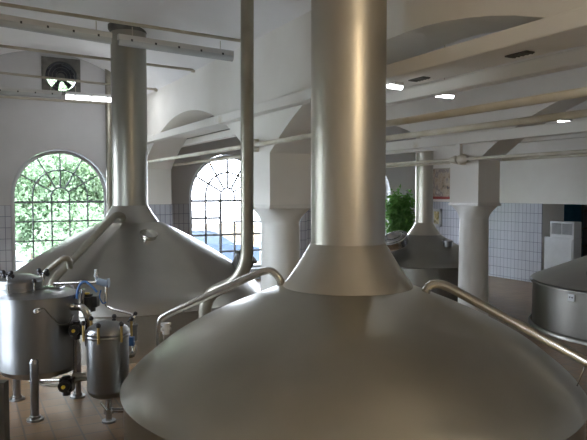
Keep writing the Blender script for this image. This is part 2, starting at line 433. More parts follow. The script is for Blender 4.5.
# concrete beams along both arcades, and the panel with vents between the near pair
def beam(n, x0, x1, h0, h1, y0=YF, y1=YB):
    return struct(obj(n, MB().box((x0, y0, H+h0), (x1, y1, H+h1), .012), 'beam'))
beam('trim_4', 3.68, 3.84, 1.10, 1.235)
beam('trim_5', 4.54, 4.70, 1.06, 1.19)
struct(obj('trim_6', MB().box((3.855, 1.9, H+1.2), (4.525, 7.0, H+1.23)), 'warmwhite'))
struct(obj('trim_9', MB().box((3.855, 9.7, H+1.2), (4.525, 13.5, H+1.23)), 'warmwhite'))
beam('trim_7', 7.62, 7.77, .83, 1.0)
beam('trim_8', 8.29, 8.44, .83, 1.0)
for y in (5.3, 3.95):
    t = thing('vent_grille', 'small dark vent slot in the soffit between the beams, %s' % ('nearer the big stack' if y > 5 else 'nearer the upper right corner'), 'vent', (4.3, y, H+1.19))
    mb = MB().box((4.26, y-.12, H+1.186), (4.36, y+.12, H+1.199)); obj('vent_recess', mb, 'dark', t)
    for q in range(5): obj('slat', MB().box((4.265, y-.11+q*.048, H+1.18), (4.355, y-.11+q*.048+.012, H+1.187)), 'dark', t)

# back room behind the doorway
mb = MB().box((XR+4, 6.0, 0), (XR+4.1, 13.5, 3)); mb.box((XR+.8, 13.4, 0), (XR+4.1, 13.5, 3)); mb.box((XR+.8, 6.0, 0), (XR+4.1, 6.1, 3)); mb.box((XR+.8, 6.0, 2.9), (XR+4.1, 13.5, 3))
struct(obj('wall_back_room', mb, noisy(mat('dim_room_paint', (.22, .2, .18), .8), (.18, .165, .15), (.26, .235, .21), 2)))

# ---------------------------------------------------------------- columns
def column(x, y, rx, label, ax, ay):
    t = thing('column', label, 'column', (x, y, 0), 'round columns under the arcades')
    sh = MB().lathe((x, y, 0), [[(rx*1.16, 0), (rx*1.16, .12)], [(rx*1.16, .12), (rx*1.06, .14)], [(rx*1.06, .14), (rx*1.03, .9), (rx, CAPZ-.29)]], 40); obj('shaft', sh, 'column', t)
    cp = MB(); n = 40; rings = []
    for j in range(9):
        s = j/8; e = s**1.5; z = CAPZ-.29+.23*s
        ring = []
        for i in range(n):
            a = 2*PI*i/n; c, d = math.cos(a), math.sin(a)
            p = 2+10*s; rr = (abs(c)**p+abs(d)**p)**(-1/p)
            ring.append((x+c*(rx*(1-e)+ax*e*rr), y+d*(rx*(1-e)+ay*e*rr), z))
        rings.append(ring)
    vs = [v for r in rings for v in r]; fs = [(j*n+i, j*n+(i+1) % n, (j+1)*n+(i+1) % n, (j+1)*n+i) for j in range(8) for i in range(n)]
    cp.add(vs, fs, True)
    cp.box((x-ax-.02, y-ay-.02, CAPZ-.06), (x+ax+.02, y+ay+.02, CAPZ-.015), .006)
    cp.box((x-ax, y-ay, CAPZ-.016), (x+ax, y+ay, CAPZ+.0))
    obj('capital', cp, 'column', t)
    return t
c1 = column(4.19, 8.33, .285, 'white round column left of the big stack, behind the tall bent pipe', .34, PD)
c2 = column(8.03, 8.33, .25, 'white round column with flared capital right of the big stack, before the tiled wall', .25, PD)
column(4.19, 1.5, .285, 'white round column out of frame to the right of the near kettle', .34, PD)

# ---------------------------------------------------------------- kettles
def prof_at(prof, r):
    for (r0, z0), (r1, z1) in zip(prof, prof[1:]):
        if r0 <= r <= r1: return z0+(z1-z0)*(r-r0)/(r1-r0)
    return prof[-1][1] if r > prof[-1][0] else prof[0][1]
def smooth_prof(pts, n=8):
    out = []
    P = [pts[0]]+pts+[pts[-1]]
    for i in range(1, len(P)-2):
        for k in range(n):
            t = k/n; a, b, c, d = P[i-1], P[i], P[i+1], P[i+2]
            out.append(tuple(.5*((2*b[j])+(-a[j]+c[j])*t+(2*a[j]-5*b[j]+4*c[j]-d[j])*t*t+(-a[j]+3*b[j]-3*c[j]+d[j])*t**3) for j in (0, 1)))
    out.append(pts[-1]); return out
def kettle(label, c, R, rim, cone_r, cone_z, st_r, st_z, st_top, dome, body_r=None, foot=False, seg=128, sm='stack', dm='dome'):
    t = thing('brewing_kettle', label, 'kettle', (c[0], c[1], 0))
    body_r = body_r or R-.03
    b = MB().lathe((c[0], c[1], 0), [[(body_r, .0), (body_r, rim-.02)], [(body_r, rim-.02), (R, rim)]], seg)
    if foot: b.lathe((c[0], c[1], 0), [[(R+.03, 0), (R+.03, .05), (R+.0, .07)]], seg); b.lathe((c[0], c[1], 0), [[(R+.012, rim-.05), (R+.02, rim-.035), (R+.012, rim-.02)]], seg)
    obj('body', b, dm, t)
    pts = smooth_prof([(cone_r, cone_z)]+dome+[(R, rim)])
    obj('dome', MB().lathe((c[0], c[1], 0), [pts], seg), dm, t)
    k = MB().lathe((c[0], c[1], 0), [smooth_prof([(st_r+.004, st_z), (st_r+(cone_r-st_r)*.49, st_z+(cone_z-st_z)*.5), (cone_r+.008, cone_z)], 6), [(cone_r+.008, cone_z), (cone_r-.004, cone_z-.012)]], 96)
    obj('stack_collar', k, 'stack' if sm == 'stack' else dm, t)
    s = MB().lathe((c[0], c[1], 0), [[(st_r, st_z-.03), (st_r, st_z+.0)], [(st_r+.006, st_z), (st_r+.006, st_z+.012)], [(st_r, st_z+.012), (st_r, st_top)]], 96)
    obj('vapour_stack', s, sm, t)
    return t, pts
def axis(px, d):
    p = at(px, 220, d=d); return (p.x, p.y)
def hit(px, py, c, prof, up=0.0):
    """where the line of sight meets a kettle's dome, lifted by up along the vertical"""
    d = 3.0
    while d < 18:
        p = at(px, py, d=d); r = math.hypot(p.x-c[0], p.y-c[1])
        if r < prof[-1][0] and p.z-up <= prof_at(prof, r): return p
        d += .01
    return at(px, py, d=math.hypot(*c)*.97)
# near kettle
NK = axis(348, 5.85)
nk, nkp = kettle('huge grey steel domed kettle in the foreground with the widest stack', NK, 2.07, .62, .60, H-.87, .345, H-.475, H+2.7,
                 [(.80, H-.945), (1.2, H-1.11), (1.6, H-1.315), (1.86, H-1.51), (1.99, H-1.625)])
nk.name = 'brewing_kettle'
obj('riser_pipe', MB().pipe([at(281.5, 300, d=5.93), at(281, 279, d=5.93), at(271, 270, d=5.95), at(262, 271.5, d=5.97), at(168, 314, d=6.25), at(160, 319, d=6.27), at(160, 345, d=6.27)], .036, .09), 'pipe', nk)
v = MB(); p = at(166, 328, d=6.2); v.cyl(p+Vector((0, 0, -.06)), p+Vector((0, 0, .03)), .035); v.cyl(p+Vector((0, 0, .03)), p+Vector((0, 0, .05)), .05); v.cyl(p+Vector((-.05, 0, -.01)), p+Vector((.05, 0, -.01)), .018)
obj('sampling_valve', v, 'white', nk)
obj('riser_pipe', MB().pipe([at(425, 304, d=5.70), at(425, 291, d=5.70), at(433, 283, d=5.68), at(446, 285.5, d=5.64), at(588, 362.5, d=5.05), at(612, 376, d=4.95), at(620, 420, d=4.93)], .041, .10), 'pipe', nk)
s1 = MB(); a = at(585, 366, d=5.06); b = at(577, 386, d=5.10); s1.cyl(a, b, .006); obj('pipe_strut', s1, 'chrome', nk)
s1 = MB(); a = at(184, 313, d=6.2); b = at(181, 303, d=6.22); s1.cyl(a, b, .006); obj('pipe_strut', s1, 'chrome', nk)
# window-side kettle
LK = axis(130.5, 10.6)
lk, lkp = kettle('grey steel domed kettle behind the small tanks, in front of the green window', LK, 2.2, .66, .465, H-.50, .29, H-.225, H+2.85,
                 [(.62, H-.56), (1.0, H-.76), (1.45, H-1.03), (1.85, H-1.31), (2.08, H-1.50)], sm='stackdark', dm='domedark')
obj('gap_shade_ring', MB().lathe((LK[0], LK[1], 0), [[(.29, H+2.64), (.33, H+2.70)], [(.33, H+2.70), (.33, H+2.85)]], 48), 'dark', lk)  # solid ring, its dark colour stands in for the shade inside the gap
def on(c, prof, ang, r, up=0):   # point on a kettle's dome
    return Vector((c[0]+r*math.cos(ang), c[1]+r*math.sin(ang), prof_at(prof, r)+up))
obj('riser_pipe', MB().pipe([at(122.5, 224, d=10.28), at(122.5, 215.5, d=10.12), at(115.5, 214.5, d=10.0), at(53, 280, d=8.45), at(47, 300, d=8.3)], .056, .12), 'olivepipe', lk)
pl = hit(148.5, 236.5, LK, lkp); nrm = Vector((pl.x-LK[0], pl.y-LK[1], 0)).normalized()*.45+Vector((0, 0, 1)); nrm.normalize()
h = MB().lathe(pl-nrm*.05, [[(.125, -.02), (.125, .09)], [(.14, .09), (.14, .11)], [(.14, .11), (.10, .125), (0, .13)]], 28, nrm)
obj('sight_lamp', h, 'pipe', lk)
pm = hit(243, 263, LK, lkp); nrm = (Vector((pm.x-LK[0], pm.y-LK[1], 0)).normalized()*.55+Vector((0, 0, 1))).normalized()
h = MB().lathe(pm-nrm*.12, [[(.17, -.06), (.17, .22)], [(.21, .22), (.21, .25)], [(.21, .25), (.15, .29), (0, .30)]], 32, nrm)
obj('manhole_lid', h, 'dark', lk)
# column-side kettle
MK = axis(424, 13.9)
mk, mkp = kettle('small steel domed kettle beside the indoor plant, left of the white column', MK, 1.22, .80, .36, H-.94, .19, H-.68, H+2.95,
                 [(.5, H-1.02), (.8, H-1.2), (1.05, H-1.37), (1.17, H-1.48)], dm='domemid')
pm = at(395, 240, d=13.2); nrm = (Vector((pm.x-MK[0], pm.y-MK[1], 0)).normalized()*.5+Vector((0, 0, .9))).normalized()
h = MB().lathe(pm-nrm*.03, [[(.26, -.08), (.26, .06)], [(.29, .06), (.29, .09)], [(.29, .09), (.2, .11), (.19, .13), (.16, .13), (.15, .09), (0, .08)]], 36, nrm)
h.torus(pm+nrm*.08, .235, .012, nrm); obj('manhole_lid', h, 'chrome', mk)
pm = at(447.5, 242, d=13.3); h = MB().lathe(pm+Vector((0, 0, -.1)), [[(.1, 0), (.1, .1)], [(.115, .1), (.115, .13)], [(.115, .13), (.06, .155), (0, .16)]], 24); obj('sight_lamp', h, 'tank', mk)
# right-hand tun
RK = (10.47, 6.50)
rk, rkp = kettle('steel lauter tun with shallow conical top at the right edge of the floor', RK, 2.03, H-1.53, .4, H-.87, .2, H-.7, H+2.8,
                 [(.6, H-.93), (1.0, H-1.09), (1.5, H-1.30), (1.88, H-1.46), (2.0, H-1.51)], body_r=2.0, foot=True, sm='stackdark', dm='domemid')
pa = at(563.5, 298.5, d=9.75); rd = Vector((RK[0]-pa.x, RK[1]-pa.y, 0)).normalized(); rp = Vector((RK[0], RK[1], pa.z))-rd*2.018
tn = Vector((0, 0, 1)).cross(rd).normalized(); s1 = MB().obox(rp, tn*.062, rd*.004, Vector((0, 0, .055)))
pl = obj('name_plate', s1, 'white', rk); pl['label'] = 'white plate with two dark marks'
s1 = MB()
for q, ww in ((-.022, .014), (.024, .012)): s1.obox(rp-rd*.006+tn*q+Vector((0, 0, .006)), tn*ww, rd*.002, Vector((0, 0, .012)))
obj('plate_marks', s1, 'black', pl)
ph = at(589, 276, d=9.9); s1 = MB().torus(ph+Vector((0, 0, .03)), .055, .015, (.3, -1, .2)); s1.cyl(ph-Vector((0, 0, .12)), ph+Vector((0, 0, .03)), .015)
obj('hand_wheel', s1, 'black', rk)

# ---------------------------------------------------------------- tall bent pipe by the column
tp = obj('bent_pipe', MB().pipe([at(248, 180, d=7.6)+Vector((0, 0, 2.9)), at(247, 262, d=7.6), at(236, 282, d=7.62), at(212, 292, d=7.7), at(205, 305, d=7.75), at(205, 305, d=7.75)+Vector((0, 0, -1.05))], .079, .17, 20), 'olivepipe')
tag(tp, 'tall stainless pipe rising to the ceiling, bent where it passes the near dome', 'pipe')
wp = at(109, 150, Y=YB-.16); tag(obj('wall_pipe', MB().cyl((wp.x, wp.y, 0), (wp.x, wp.y, H+3.0), .07), 'olivepipe'), 'vertical dull pipe on the wall between green window and left stack', 'pipe')

# ---------------------------------------------------------------- rails, pipes and lamps of the near bay
RH = H+2.2
for y, lab in ((8.71, 'beige conduit rail nearest the camera, carrying the unlit lamp row'), (11.17, 'beige rail crossing the left stack with no lamps under it'), (13.65, 'beige rail nearest the window wall, above the lit lamp')):
    t = thing('ceiling_rail', lab, 'rail', (1.8, y, RH), 'beige rails across the vault')
    mb = MB().cyl((XL, y, RH+.16), (3.845, y, RH+.04), .024, 12); obj('rail_tube', mb, 'rail', t)
    mb = MB().cyl((3.80, y, RH+.04), (3.85, y, RH+.04), .045, 16); obj('wall_flange', mb, 'rail', t)
tag(obj('wall_rail', MB().cyl((XL, YB-.05, H+2.1), (3.85, YB-.05, H+2.1), .03, 12), 'rail'), 'thin beige pipe fixed on the wall just above the green window', 'pipe')
def batten(x0, x1, y, z, label, lit=False, tilt=0.0, hang=.2, along='X', cat='lamp', group='fluorescent battens under the rails'):
    t = thing('ceiling_lamp', label, cat, ((x0+x1)/2, y, z), group)
    obj('housing', MB().box((x0, y-(.045 if x1-x0 > 1 else .032), z), (x1, y+(.045 if x1-x0 > 1 else .032), z+(.075 if x1-x0 > 1 else .04)), .008), 'lampwhite', t)
    hw = .055 if x1-x0 > 1 else .03
    n = 16; mb = MB(); vs = []; pr = [(y+hw*math.cos(PI+PI*i/n), z+.0+(.075 if x1-x0 > 1 else .035)*math.sin(PI+PI*i/n)) for i in range(n+1)]
    mb.prism(pr, x0+.01, x1-.01, 'YZ'); d = obj('lamp_cover', mb, ('litwarm' if lit == 'warm' else 'lit') if lit else 'diffuser', t)
    if lit: d['label'] = 'glowing lamp cover'
    for xx in ([x0+.18+(x1-x0-.36)*i/4 for i in range(5)] if x1-x0 > 1 else []): obj('clip', MB().box((xx-.012, y-.062, z-.01), (xx+.012, y+.062, z+.02)), 'black', t)
    if hang:
        for xx in (x0+.2, x1-.2): obj('hanger', MB().cyl((xx, y, z+.07), (xx, y, z+hang), .006, 8), 'rail', t)
    if tilt:
        for ch in t.children:
            for v in ch.data.vertices: v.co.z -= v.co.x*tilt
    return t
batten(.22, 1.84, 8.71, H+2.105, 'unlit white batten lamp top left, left one of the nearest row', tilt=.055)
batten(1.92, 3.6, 8.71, H+2.03, 'unlit white batten lamp crossing in front of the left stack top', tilt=.035)
batten(.22, 1.86, 13.65, H+1.98, 'unlit batten lamp under the fan, left end of the far row')
batten(1.94, 3.6, 13.65, H+1.98, 'lit batten lamp right of the fan, glowing white', lit=True)
# lamps of the middle and right bays
def short_lamp(px, py, d, label, L=.34):
    p = at(px, py, d=d); return batten(p.x-L, p.x, p.y, p.z, label, True, hang=.0, group='lit ceiling lamps seen through the arches')
for px, py, d, lab, L in ((402, 86.5, 6.6, 'lit lamp against the big stack, right one of the close pair', .11), (394.5, 85.5, 6.6, 'lit lamp touching the big stack edge, left one of the close pair', .09),
                     (453, 96, 8.7, 'lit lamp hanging alone below the second beam', .31), (571, 121.5, 11.2, 'small lit lamp near the right edge under the pipes', .32)):
    t = short_lamp(px, py, d, lab, L)
    c = t.location; top = SPR+.3
    if d > 7: obj('hanger', MB().cyl((c.x, c.y, c.z+.07), (c.x, c.y, top), .006, 8), 'rail', t)
# lamps behind the camera, part of the same rows
for yy in (-1.6,):
    for xa, q in ((2.1, 'right'),): batten(xa, xa+1.2, yy, H+2.0, 'warm lit batten lamp behind the view, %s one of the %s row' % (q, 'nearer' if yy > -2 else 'farther'), 'warm')
# pipes along the arcades
def run_pipe(x, z, r, lab, y0=YF, y1=YB):
    return tag(obj('service_pipe', MB().cyl((x, y0, z), (x, y1, z), r, 16), 'cream_pipe'), lab, 'pipe', 'cream pipes along the arcades')
run_pipe(3.74, H+.675, .034, 'upper cream pipe running from the left column to upper right')
run_pipe(4.64, H+.66, .034, 'second cream pipe just below the upper one, right of the stack')
run_pipe(7.66, H+.565, .026, 'thin cream pipe fixed to the right column top, front one')
run_pipe(8.40, H+.565, .026, 'thin cream pipe behind the right column')
def bracket(x, y, z, lab, s=1.0, dx=1):
    t = thing('pipe_bracket', lab, 'bracket', (x, y, z))
    obj('collar', MB().lathe((x, y-.22*s, z), [[(.04*s, 0), (.075*s, .14*s)], [(.075*s, .14*s), (.075*s, .2*s)], [(.075*s, .2*s), (.04*s, .2*s)]], 24, (0, 1, 0)), 'cream_pipe', t)
    obj('collar', MB().lathe((x, y+.22*s, z), [[(.04*s, 0), (.075*s, .14*s)], [(.075*s, .14*s), (.075*s, .2*s)], [(.075*s, .2*s), (.04*s, .2*s)]], 24, (0, -1, 0)), 'cream_pipe', t)
    obj('wall_plate', MB().box((x, y-.05, z-.09), (x+.125, y+.05, z+.09), .008), 'cream_pipe', t)
    return t
bracket(3.74, 8.40, H+.675, 'cream pipe clamp on the left column pier')
t = bracket(7.66, 8.33, H+.565, 'cream pipe clamp with a post on the right column pier')
obj('post', MB().box((7.63, 8.28, H+.6), (7.70, 8.38, H+.85)), 'beam', t)

# ---------------------------------------------------------------- exhaust fan
t = thing('exhaust_fan', 'dark square exhaust fan in the wall above the green window', 'fan', (fan_c.x, YB, fan_c.z-.42))
mb = shape2d([(fan_c.x-FS, fan_c.z-FS), (fan_c.x+FS, fan_c.z-FS), (fan_c.x+FS, fan_c.z+FS), (fan_c.x-FS, fan_c.z+FS)],
             [[(fan_c.x+.33*math.cos(2*PI*i/40), fan_c.z+.33*math.sin(2*PI*i/40)) for i in range(40)]], YB-.05, YB+.02, 'XZ')
obj('frame', mb, 'dark', t)
mb = MB().lathe((fan_c.x, YB+.3, fan_c.z), [[(.33, 0), (.33, .34)], [(.36, .34), (.33, .36)]], 40, (0, -1, 0)); obj('duct_ring', mb, 'black', t)
mb = MB().cyl((fan_c.x, YB+.02, fan_c.z), (fan_c.x, YB+.2, fan_c.z), .09); mb.box((fan_c.x-.34, YB+.2, fan_c.z-.015), (fan_c.x+.34, YB+.23, fan_c.z+.015)); obj('motor', mb, 'dark', t)
obj('sky_blind', MB().obox((fan_c.x+.05, YB+.50, fan_c.z+.44), (.5, 0, 0), (0, .012, 0), (0, .06, .42)).obox((fan_c.x+.45, YB+.6, fan_c.z-.1), (.012, 0, 0), (0, .12, 0), (0, 0, .6)), 'black', t)  # added black plates that block most of the bright sky behind the fan
for rr in (.12, .2, .28): obj('guard_ring', MB().torus((fan_c.x, YB-.06, fan_c.z), rr, .006, (0, 1, 0)), 'dark', t)
for q in range(5):
    a = 2*PI*q/5+.5; mb = MB(); vs = []
    for i in range(6):
        r = .08+.23*i/5; wd = .06+.07*i/5
        for s_ in (-1, 1):
            for tt in (0, .006):
                aa = a+s_*wd/r*.6; vs.append((fan_c.x+r*math.cos(aa), YB+.1+s_*.035+tt, fan_c.z+r*math.sin(aa)))
    fs = []
    for i in range(5):
        b = i*4; fs += [(b, b+4, b+6, b+2), (b+1, b+3, b+7, b+5), (b, b+1, b+5, b+4), (b+2, b+6, b+7, b+3)]
    mb.add(vs, fs); obj('fan_blade', mb, 'black', t)

# ---------------------------------------------------------------- big tank on legs
TC = at(36.5, 220, d=6.8); TX, TY = TC.x, TC.y
def rel(lat, dep, z=0, c=(None,)):  # offset in the view's sideways / depth directions
    cx, cy = (TX, TY) if c[0] is None else c
    return Vector((cx+CY*lat+SY*dep, cy-SY*lat+CY*dep, z))
t = thing('storage_tank', 'round steel tank on legs at the left edge with a clamped lid', 'tank', (TX, TY, 0))
obj('body', MB().lathe((TX, TY, 0), [[(.05, .33), (.25, .36), (.38, .41), (.42, .47)], [(.42, .47), (.42, 1.22)], [(.432, 1.22), (.432, 1.245)], [(.432, 1.245), (.36, 1.27), (.2, 1.29), (0, 1.295)]], 64), 'tank', t)
for a, lr in ((-74, .44), (46, .44), (148, .41)):
    a = math.radians(a); p = rel(lr*math.cos(a), lr*math.sin(a))
    l = MB().cyl(p+Vector((0, 0, .02)), p+Vector((0, 0, .62)), .042, 20); l.cyl(p+Vector((0, 0, .60)), p+Vector((0, 0, .64)), .048, 20, .03)
    lo = obj('leg', l, 'tank', t)
    obj('foot_plate', MB().cyl(p, p+Vector((0, 0, .02)), .085, 24).cyl(p+Vector((0, 0, .02)), p+Vector((0, 0, .05)), .055, 20), 'tank', lo)
LC = rel(-.205, 0, 1.24); LR = .235
obj('manway_ring', MB().lathe(LC, [[(LR, 0), (LR, .06)], [(LR+.015, .06), (LR+.015, .075)], [(LR, .075), (LR, .12)]], 48), 'tank', t)
lid = obj('lid', MB().lathe(LC, [[(LR+.012, .12), (LR+.012, .145)], [(LR+.012, .145), (LR+.004, .165), (LR-.02, .178), (.14, .208), (.07, .218), (0, .22)]], 48), 'tank', t)
def clamp(p, par, lean=(0, 0, 0), knobs=4, hgt=.16, brass=False):
    p = Vector(p); e = p+Vector((lean[0], lean[1], hgt)); c = obj('swing_bolt', MB().cyl(p, e, .009 if not brass else .013, 10), 'brass' if brass else 'chrome', par)
    if knobs:
        for q in range(knobs):
            a = 2*PI*q/knobs+.6; d = RT*math.cos(a)*.055+Vector((0, 0, .03*math.sin(a)+.01))-Vector((SY, CY, 0))*(math.sin(a)*.04)
            obj('knob', MB().ball(e+d, .026, 1, 12).cyl(e, e+d, .009, 8), 'black', c)
    else: obj('knob', MB().ball(e+Vector((0, 0, .012)), .026, 1, 12), 'black', c)
    return c
vd = Vector((SY, CY, 0))
clamp(LC+RT*0.0-vd*(LR+.03)+Vector((0, 0, .04)), t, (0, 0, 0), 4, .20)
clamp(LC+RT*(LR+.03)-vd*.02+Vector((0, 0, .06)), t, (0.01, 0, 0), 4, .17)
clamp(LC+RT*(LR-.01)-vd*.14+Vector((0, 0, .05)), t, (0.0, 0, 0), 0, .1)
hb = MB().obox(LC+RT*(LR+.1)+vd*.05+Vector((0, 0, .06)), RT*.09, vd*.012, Vector((0, 0, .012))); hb.obox(LC+RT*(LR+.1)+vd*.12+Vector((0, 0, .06)), RT*.09, vd*.012, Vector((0, 0, .012))); hb.cyl(LC+RT*(LR+.19)+vd*.02+Vector((0, 0, .06)), LC+RT*(LR+.19)+vd*.15+Vector((0, 0, .06)), .022)
obj('hinge', hb, 'chrome', t)
vp = MB().pipe([at(41, 290, d=6.95), at(41, 276, d=7.0), at(63, 258, d=7.1), at(69, 259, d=7.15), at(70, 268, d=7.2)], .034, .06); obj('vent_pipe', vp, 'olivepipe', t)
sp = at(36.5, 311, d=6.36); s1 = MB().cyl(sp+vd*.08, sp-vd*.02, .022); s1.ball(sp-vd*.02, .02); obj('sensor', s1, 'white', t)
obj('sensor_cable', MB().sweep(fillet([sp+Vector((0, 0, .0)), at(43, 307, d=6.34), at(52, 318, d=6.36), at(60, 325, d=6.42), at(69, 324, d=6.5), at(73, 315, d=6.7)], .08), .006, 8), 'dark', t)

# ---------------------------------------------------------------- small pressure vessel
VC = at(106.2, 220, d=6.33); VX, VY = VC.x, VC.y; R2 = .208
t2 = thing('filter_vessel', 'small upright steel vessel with brass swing bolts right of the big tank', 'vessel', (VX, VY, 0))
obj('body', MB().lathe((VX, VY, 0), [[(.03, .25), (.1, .265), (.17, .29), (R2-.01, .32), (R2, .35)], [(R2, .35), (R2, .88)], [(R2, .88), (R2+.012, .885), (R2+.012, .91), (R2, .915)]], 56), 'tank', t2)
obj('lid', MB().lathe((VX, VY, 0), [[(R2, .918), (R2+.012, .922), (R2+.012, .945), (R2, .95)], [(R2, .95), (R2-.01, .975), (R2-.05, 1.0), (.1, 1.03), (0, 1.04)]], 56), 'tank', t2)
for a in (-150, -95, -40, 25, 90, 150):
    a = math.radians(a); p = Vector((VX, VY, .86))+RT*((R2+.03)*math.cos(a))+vd*((R2+.03)*math.sin(a)); clamp(p, t2, (0, 0, 0), 0, .17, True)
obj('lever_knob', MB().ball(at(114, 320, d=6.4), .022).cyl(at(114, 320, d=6.4), at(108, 324, d=6.4), .007), 'black', t2)
pb = Vector((VX, VY, 0))
obj('drain_pipe', MB().cyl(pb+Vector((0, 0, .02)), pb+Vector((0, 0, .27)), .032).cyl(pb+Vector((0, 0, .09)), pb+Vector((0, 0, .14)), .05).cyl(pb+Vector((0, 0, .12)), pb+RT*.26+Vector((0, 0, .12)), .024), 'chrome', t2)
obj('drain_lever', MB().cyl(pb+Vector((0, 0, .12))-vd*.04, pb-RT*.07-vd*.05+Vector((0, 0, .22)), .01, 10), 'chrome', t2)
obj('foot_plate', MB().cyl(pb, pb+Vector((0, 0, .02)), .07, 24), 'tank', t2)

# ---------------------------------------------------------------- pipework between the tanks
t3 = thing('tank_pipework', 'thin pipes, valves and blue hoses between big tank and small vessel', 'pipework', tuple(at(92, 400, d=6.85)*1)[:2]+(0,))
obj('top_pipe', MB().pipe([at(54, 283.5, d=7.0), at(104, 282, d=6.9), at(106, 284, d=6.88), at(106, 306, d=6.85), at(113, 309, d=6.8), at(131, 313.5, d=6.72), at(134, 316, d=6.7), at(134, 350, d=6.68)], .0155, .04), 'pipe', t3)
fp = at(96.5, 281, d=6.92); obj('safety_valve', MB().cyl(fp, fp+Vector((0, 0, .05)), .018).cyl(fp+Vector((0, 0, .05)), fp+Vector((0, 0, .075)), .03).cyl(fp+Vector((0, 0, .075)), fp+Vector((0, 0, .13)), .021), 'chrome', t3)
fp = at(81, 283, d=6.95); obj('pipe_union', MB().cyl(fp-RT*.012, fp+RT*.012, .028), 'chrome', t3)
fp = at(104, 283, d=6.88); obj('pressure_sensor', MB().cyl(fp-RT*.07+Vector((0, 0, .02)), fp+RT*.035-Vector((0, 0, .01)), .038).cyl(fp+RT*.04, fp+RT*.055, .05), 'silverblue', t3)
obj('hose', MB().sweep(fillet([at(101, 290, d=6.8), at(99, 297, d=6.8), at(103, 304, d=6.82), at(106, 302, d=6.84)], .05), .007, 8), 'blue', t3)
obj('hose', MB().sweep(fillet([at(77, 299, d=6.7), at(78, 287, d=6.7), at(84, 280, d=6.7), at(92, 286, d=6.7), at(97, 292, d=6.72)], .08), .0125, 10), 'blue', t3)
obj('hose', MB().sweep(fillet([at(79, 292, d=6.75), at(72, 300, d=6.75), at(70, 320, d=6.75), at(66, 332, d=6.78)], .08), .0125, 10), 'blue', t3)
obj('standing_pipe', MB().pipe([at(83, 289, d=6.8), at(83, 305, d=6.8)], .022, .03).pipe([at(71, 284, d=7.1), at(74, 289, d=7.1), at(74.5, 306, d=7.1)], .018, .05), 'chrome', t3)
fp = at(89, 301, d=6.85)
a1 = obj('valve_actuator', MB().cyl(fp-Vector((0, 0, .11)), fp+Vector((0, 0, .05)), .07).cyl(fp+Vector((0, 0, .05)), fp+Vector((0, 0, .08)), .045).obox(fp+RT*.06, RT*.04, vd*.05, Vector((0, 0, .06))), 'black', t3)
obj('cap', MB().cyl(fp+Vector((-.02, 0, .08)), fp+Vector((-.02, 0, .095)), .03), 'yellow', a1)
obj('elbow_pipe', MB().pipe([at(64, 307, d=6.75), at(84, 307, d=6.62), at(89, 318, d=6.62), at(89, 345, d=6.75)], .04, .10), 'pipe', t3)
def knobvalve(px, py, d, r=.055):
    p = at(px, py, d=d); a = obj('valve_head', MB().cyl(p, p-vd*.09, r).cyl(p-Vector((0, 0, r+.05)), p+Vector((0, 0, r+.03)), r*.7).obox(p+vd*.02, RT*(r*1.1), vd*.05, Vector((0, 0, r*1.1))), 'black', t3)
    c = obj('cap', MB().cyl(p-vd*.09, p-vd*.105, r*.32), 'yellow', a); c['label'] = 'yellow round cap'
knobvalve(76.5, 329, 6.6); knobvalve(66.5, 384.5, 6.7, .062)
obj('standing_pipe', MB().cyl(at(75.5, 336, d=6.72), at(75, 372, d=6.72), .021), 'chrome', t3)
obj('lower_pipe', MB().pipe([at(37, 372, d=6.8), at(39, 384, d=6.8), at(60, 386, d=6.75), at(78, 380, d=6.75), at(92, 378, d=6.8)], .02, .06).cyl(at(72, 376, d=6.8), at(86, 376, d=6.85), .04), 'olivepipe', t3)
obj('lower_pipe', MB().cyl(at(30, 381, d=7.2), at(62, 380, d=7.0), .022), 'pipe', t3)
# filter valve on the right of the small vessel
fp = at(134, 326, d=6.68)
obj('strainer', MB().cyl(fp-Vector((0, 0, .16)), fp+Vector((0, 0, .0)), .035).cyl(fp, fp+Vector((0, 0, .02)), .045), 'tank', t3)
fp = at(131, 341, d=6.62); obj('signal_box', MB().obox(fp, RT*.035, vd*.03, Vector((0, 0, .045))), 'blue', t3)
obj('valve_lever', MB().cyl(at(128, 322, d=6.6), at(134.5, 314, d=6.62), .008).ball(at(135.5, 313.5, d=6.62), .022), 'black', t3)
obj('side_pipe', MB().pipe([at(124, 356, d=6.5), at(134, 355, d=6.62), at(134, 345, d=6.66)], .03, .05), 'pipe', t3)
# post in the lower left corner
pp = at(1.0, 400, d=3.9); tg = thing('railing_post', 'grey metal post cut off by the lower left corner', 'post', (pp.x, pp.y, 0))
p0 = Vector((pp.x, pp.y, 0)); obj('post', MB().obox(p0+Vector((0, 0, .58)), RT*.035, vd*.035, Vector((0, 0, .58))), 'postpaint', tg)
obj('base_plate', MB().obox(p0+Vector((0, 0, .006)), RT*.09, vd*.09, Vector((0, 0, .006))), 'tank', tg)

# ---------------------------------------------------------------- pictures, plant and cabinets at the back
y0, y1 = 14.15, 15.36
t = thing('wall_painting', 'muted painting with a red lower edge on the wall behind the small stack', 'painting', (XR-.03, (y0+y1)/2, H-.2))
obj('canvas', MB().box((XR-.04, y0, H-.14), (XR-.005, y1, H+.70)), 'canvas', t)
obj('lower_strip', MB().box((XR-.045, y0, H-.22), (XR-.005, y1, H-.14)), 'redstrip', t)
obj('frame', MB().box((XR-.045, y0-.03, H-.22), (XR-.005, y0, H+.73)).box((XR-.045, y0, H+.70), (XR-.005, y1, H+.73)), 'rail', t)
a = at(441.5, 209, X=XR-.03); b = at(431.5, 226, X=XR-.03)
t = thing('framed_picture', 'small white framed yellow picture hung on the tiles under the painting', 'picture', (XR-.04, a.y, b.z))
ya, yb, za, zb = a.y, min(b.y, 15.36), b.z, a.z
obj('print', MB().box((XR-.05, ya+.07, za+.07), (XR-.04, yb-.07, zb-.07)), 'photo', t)
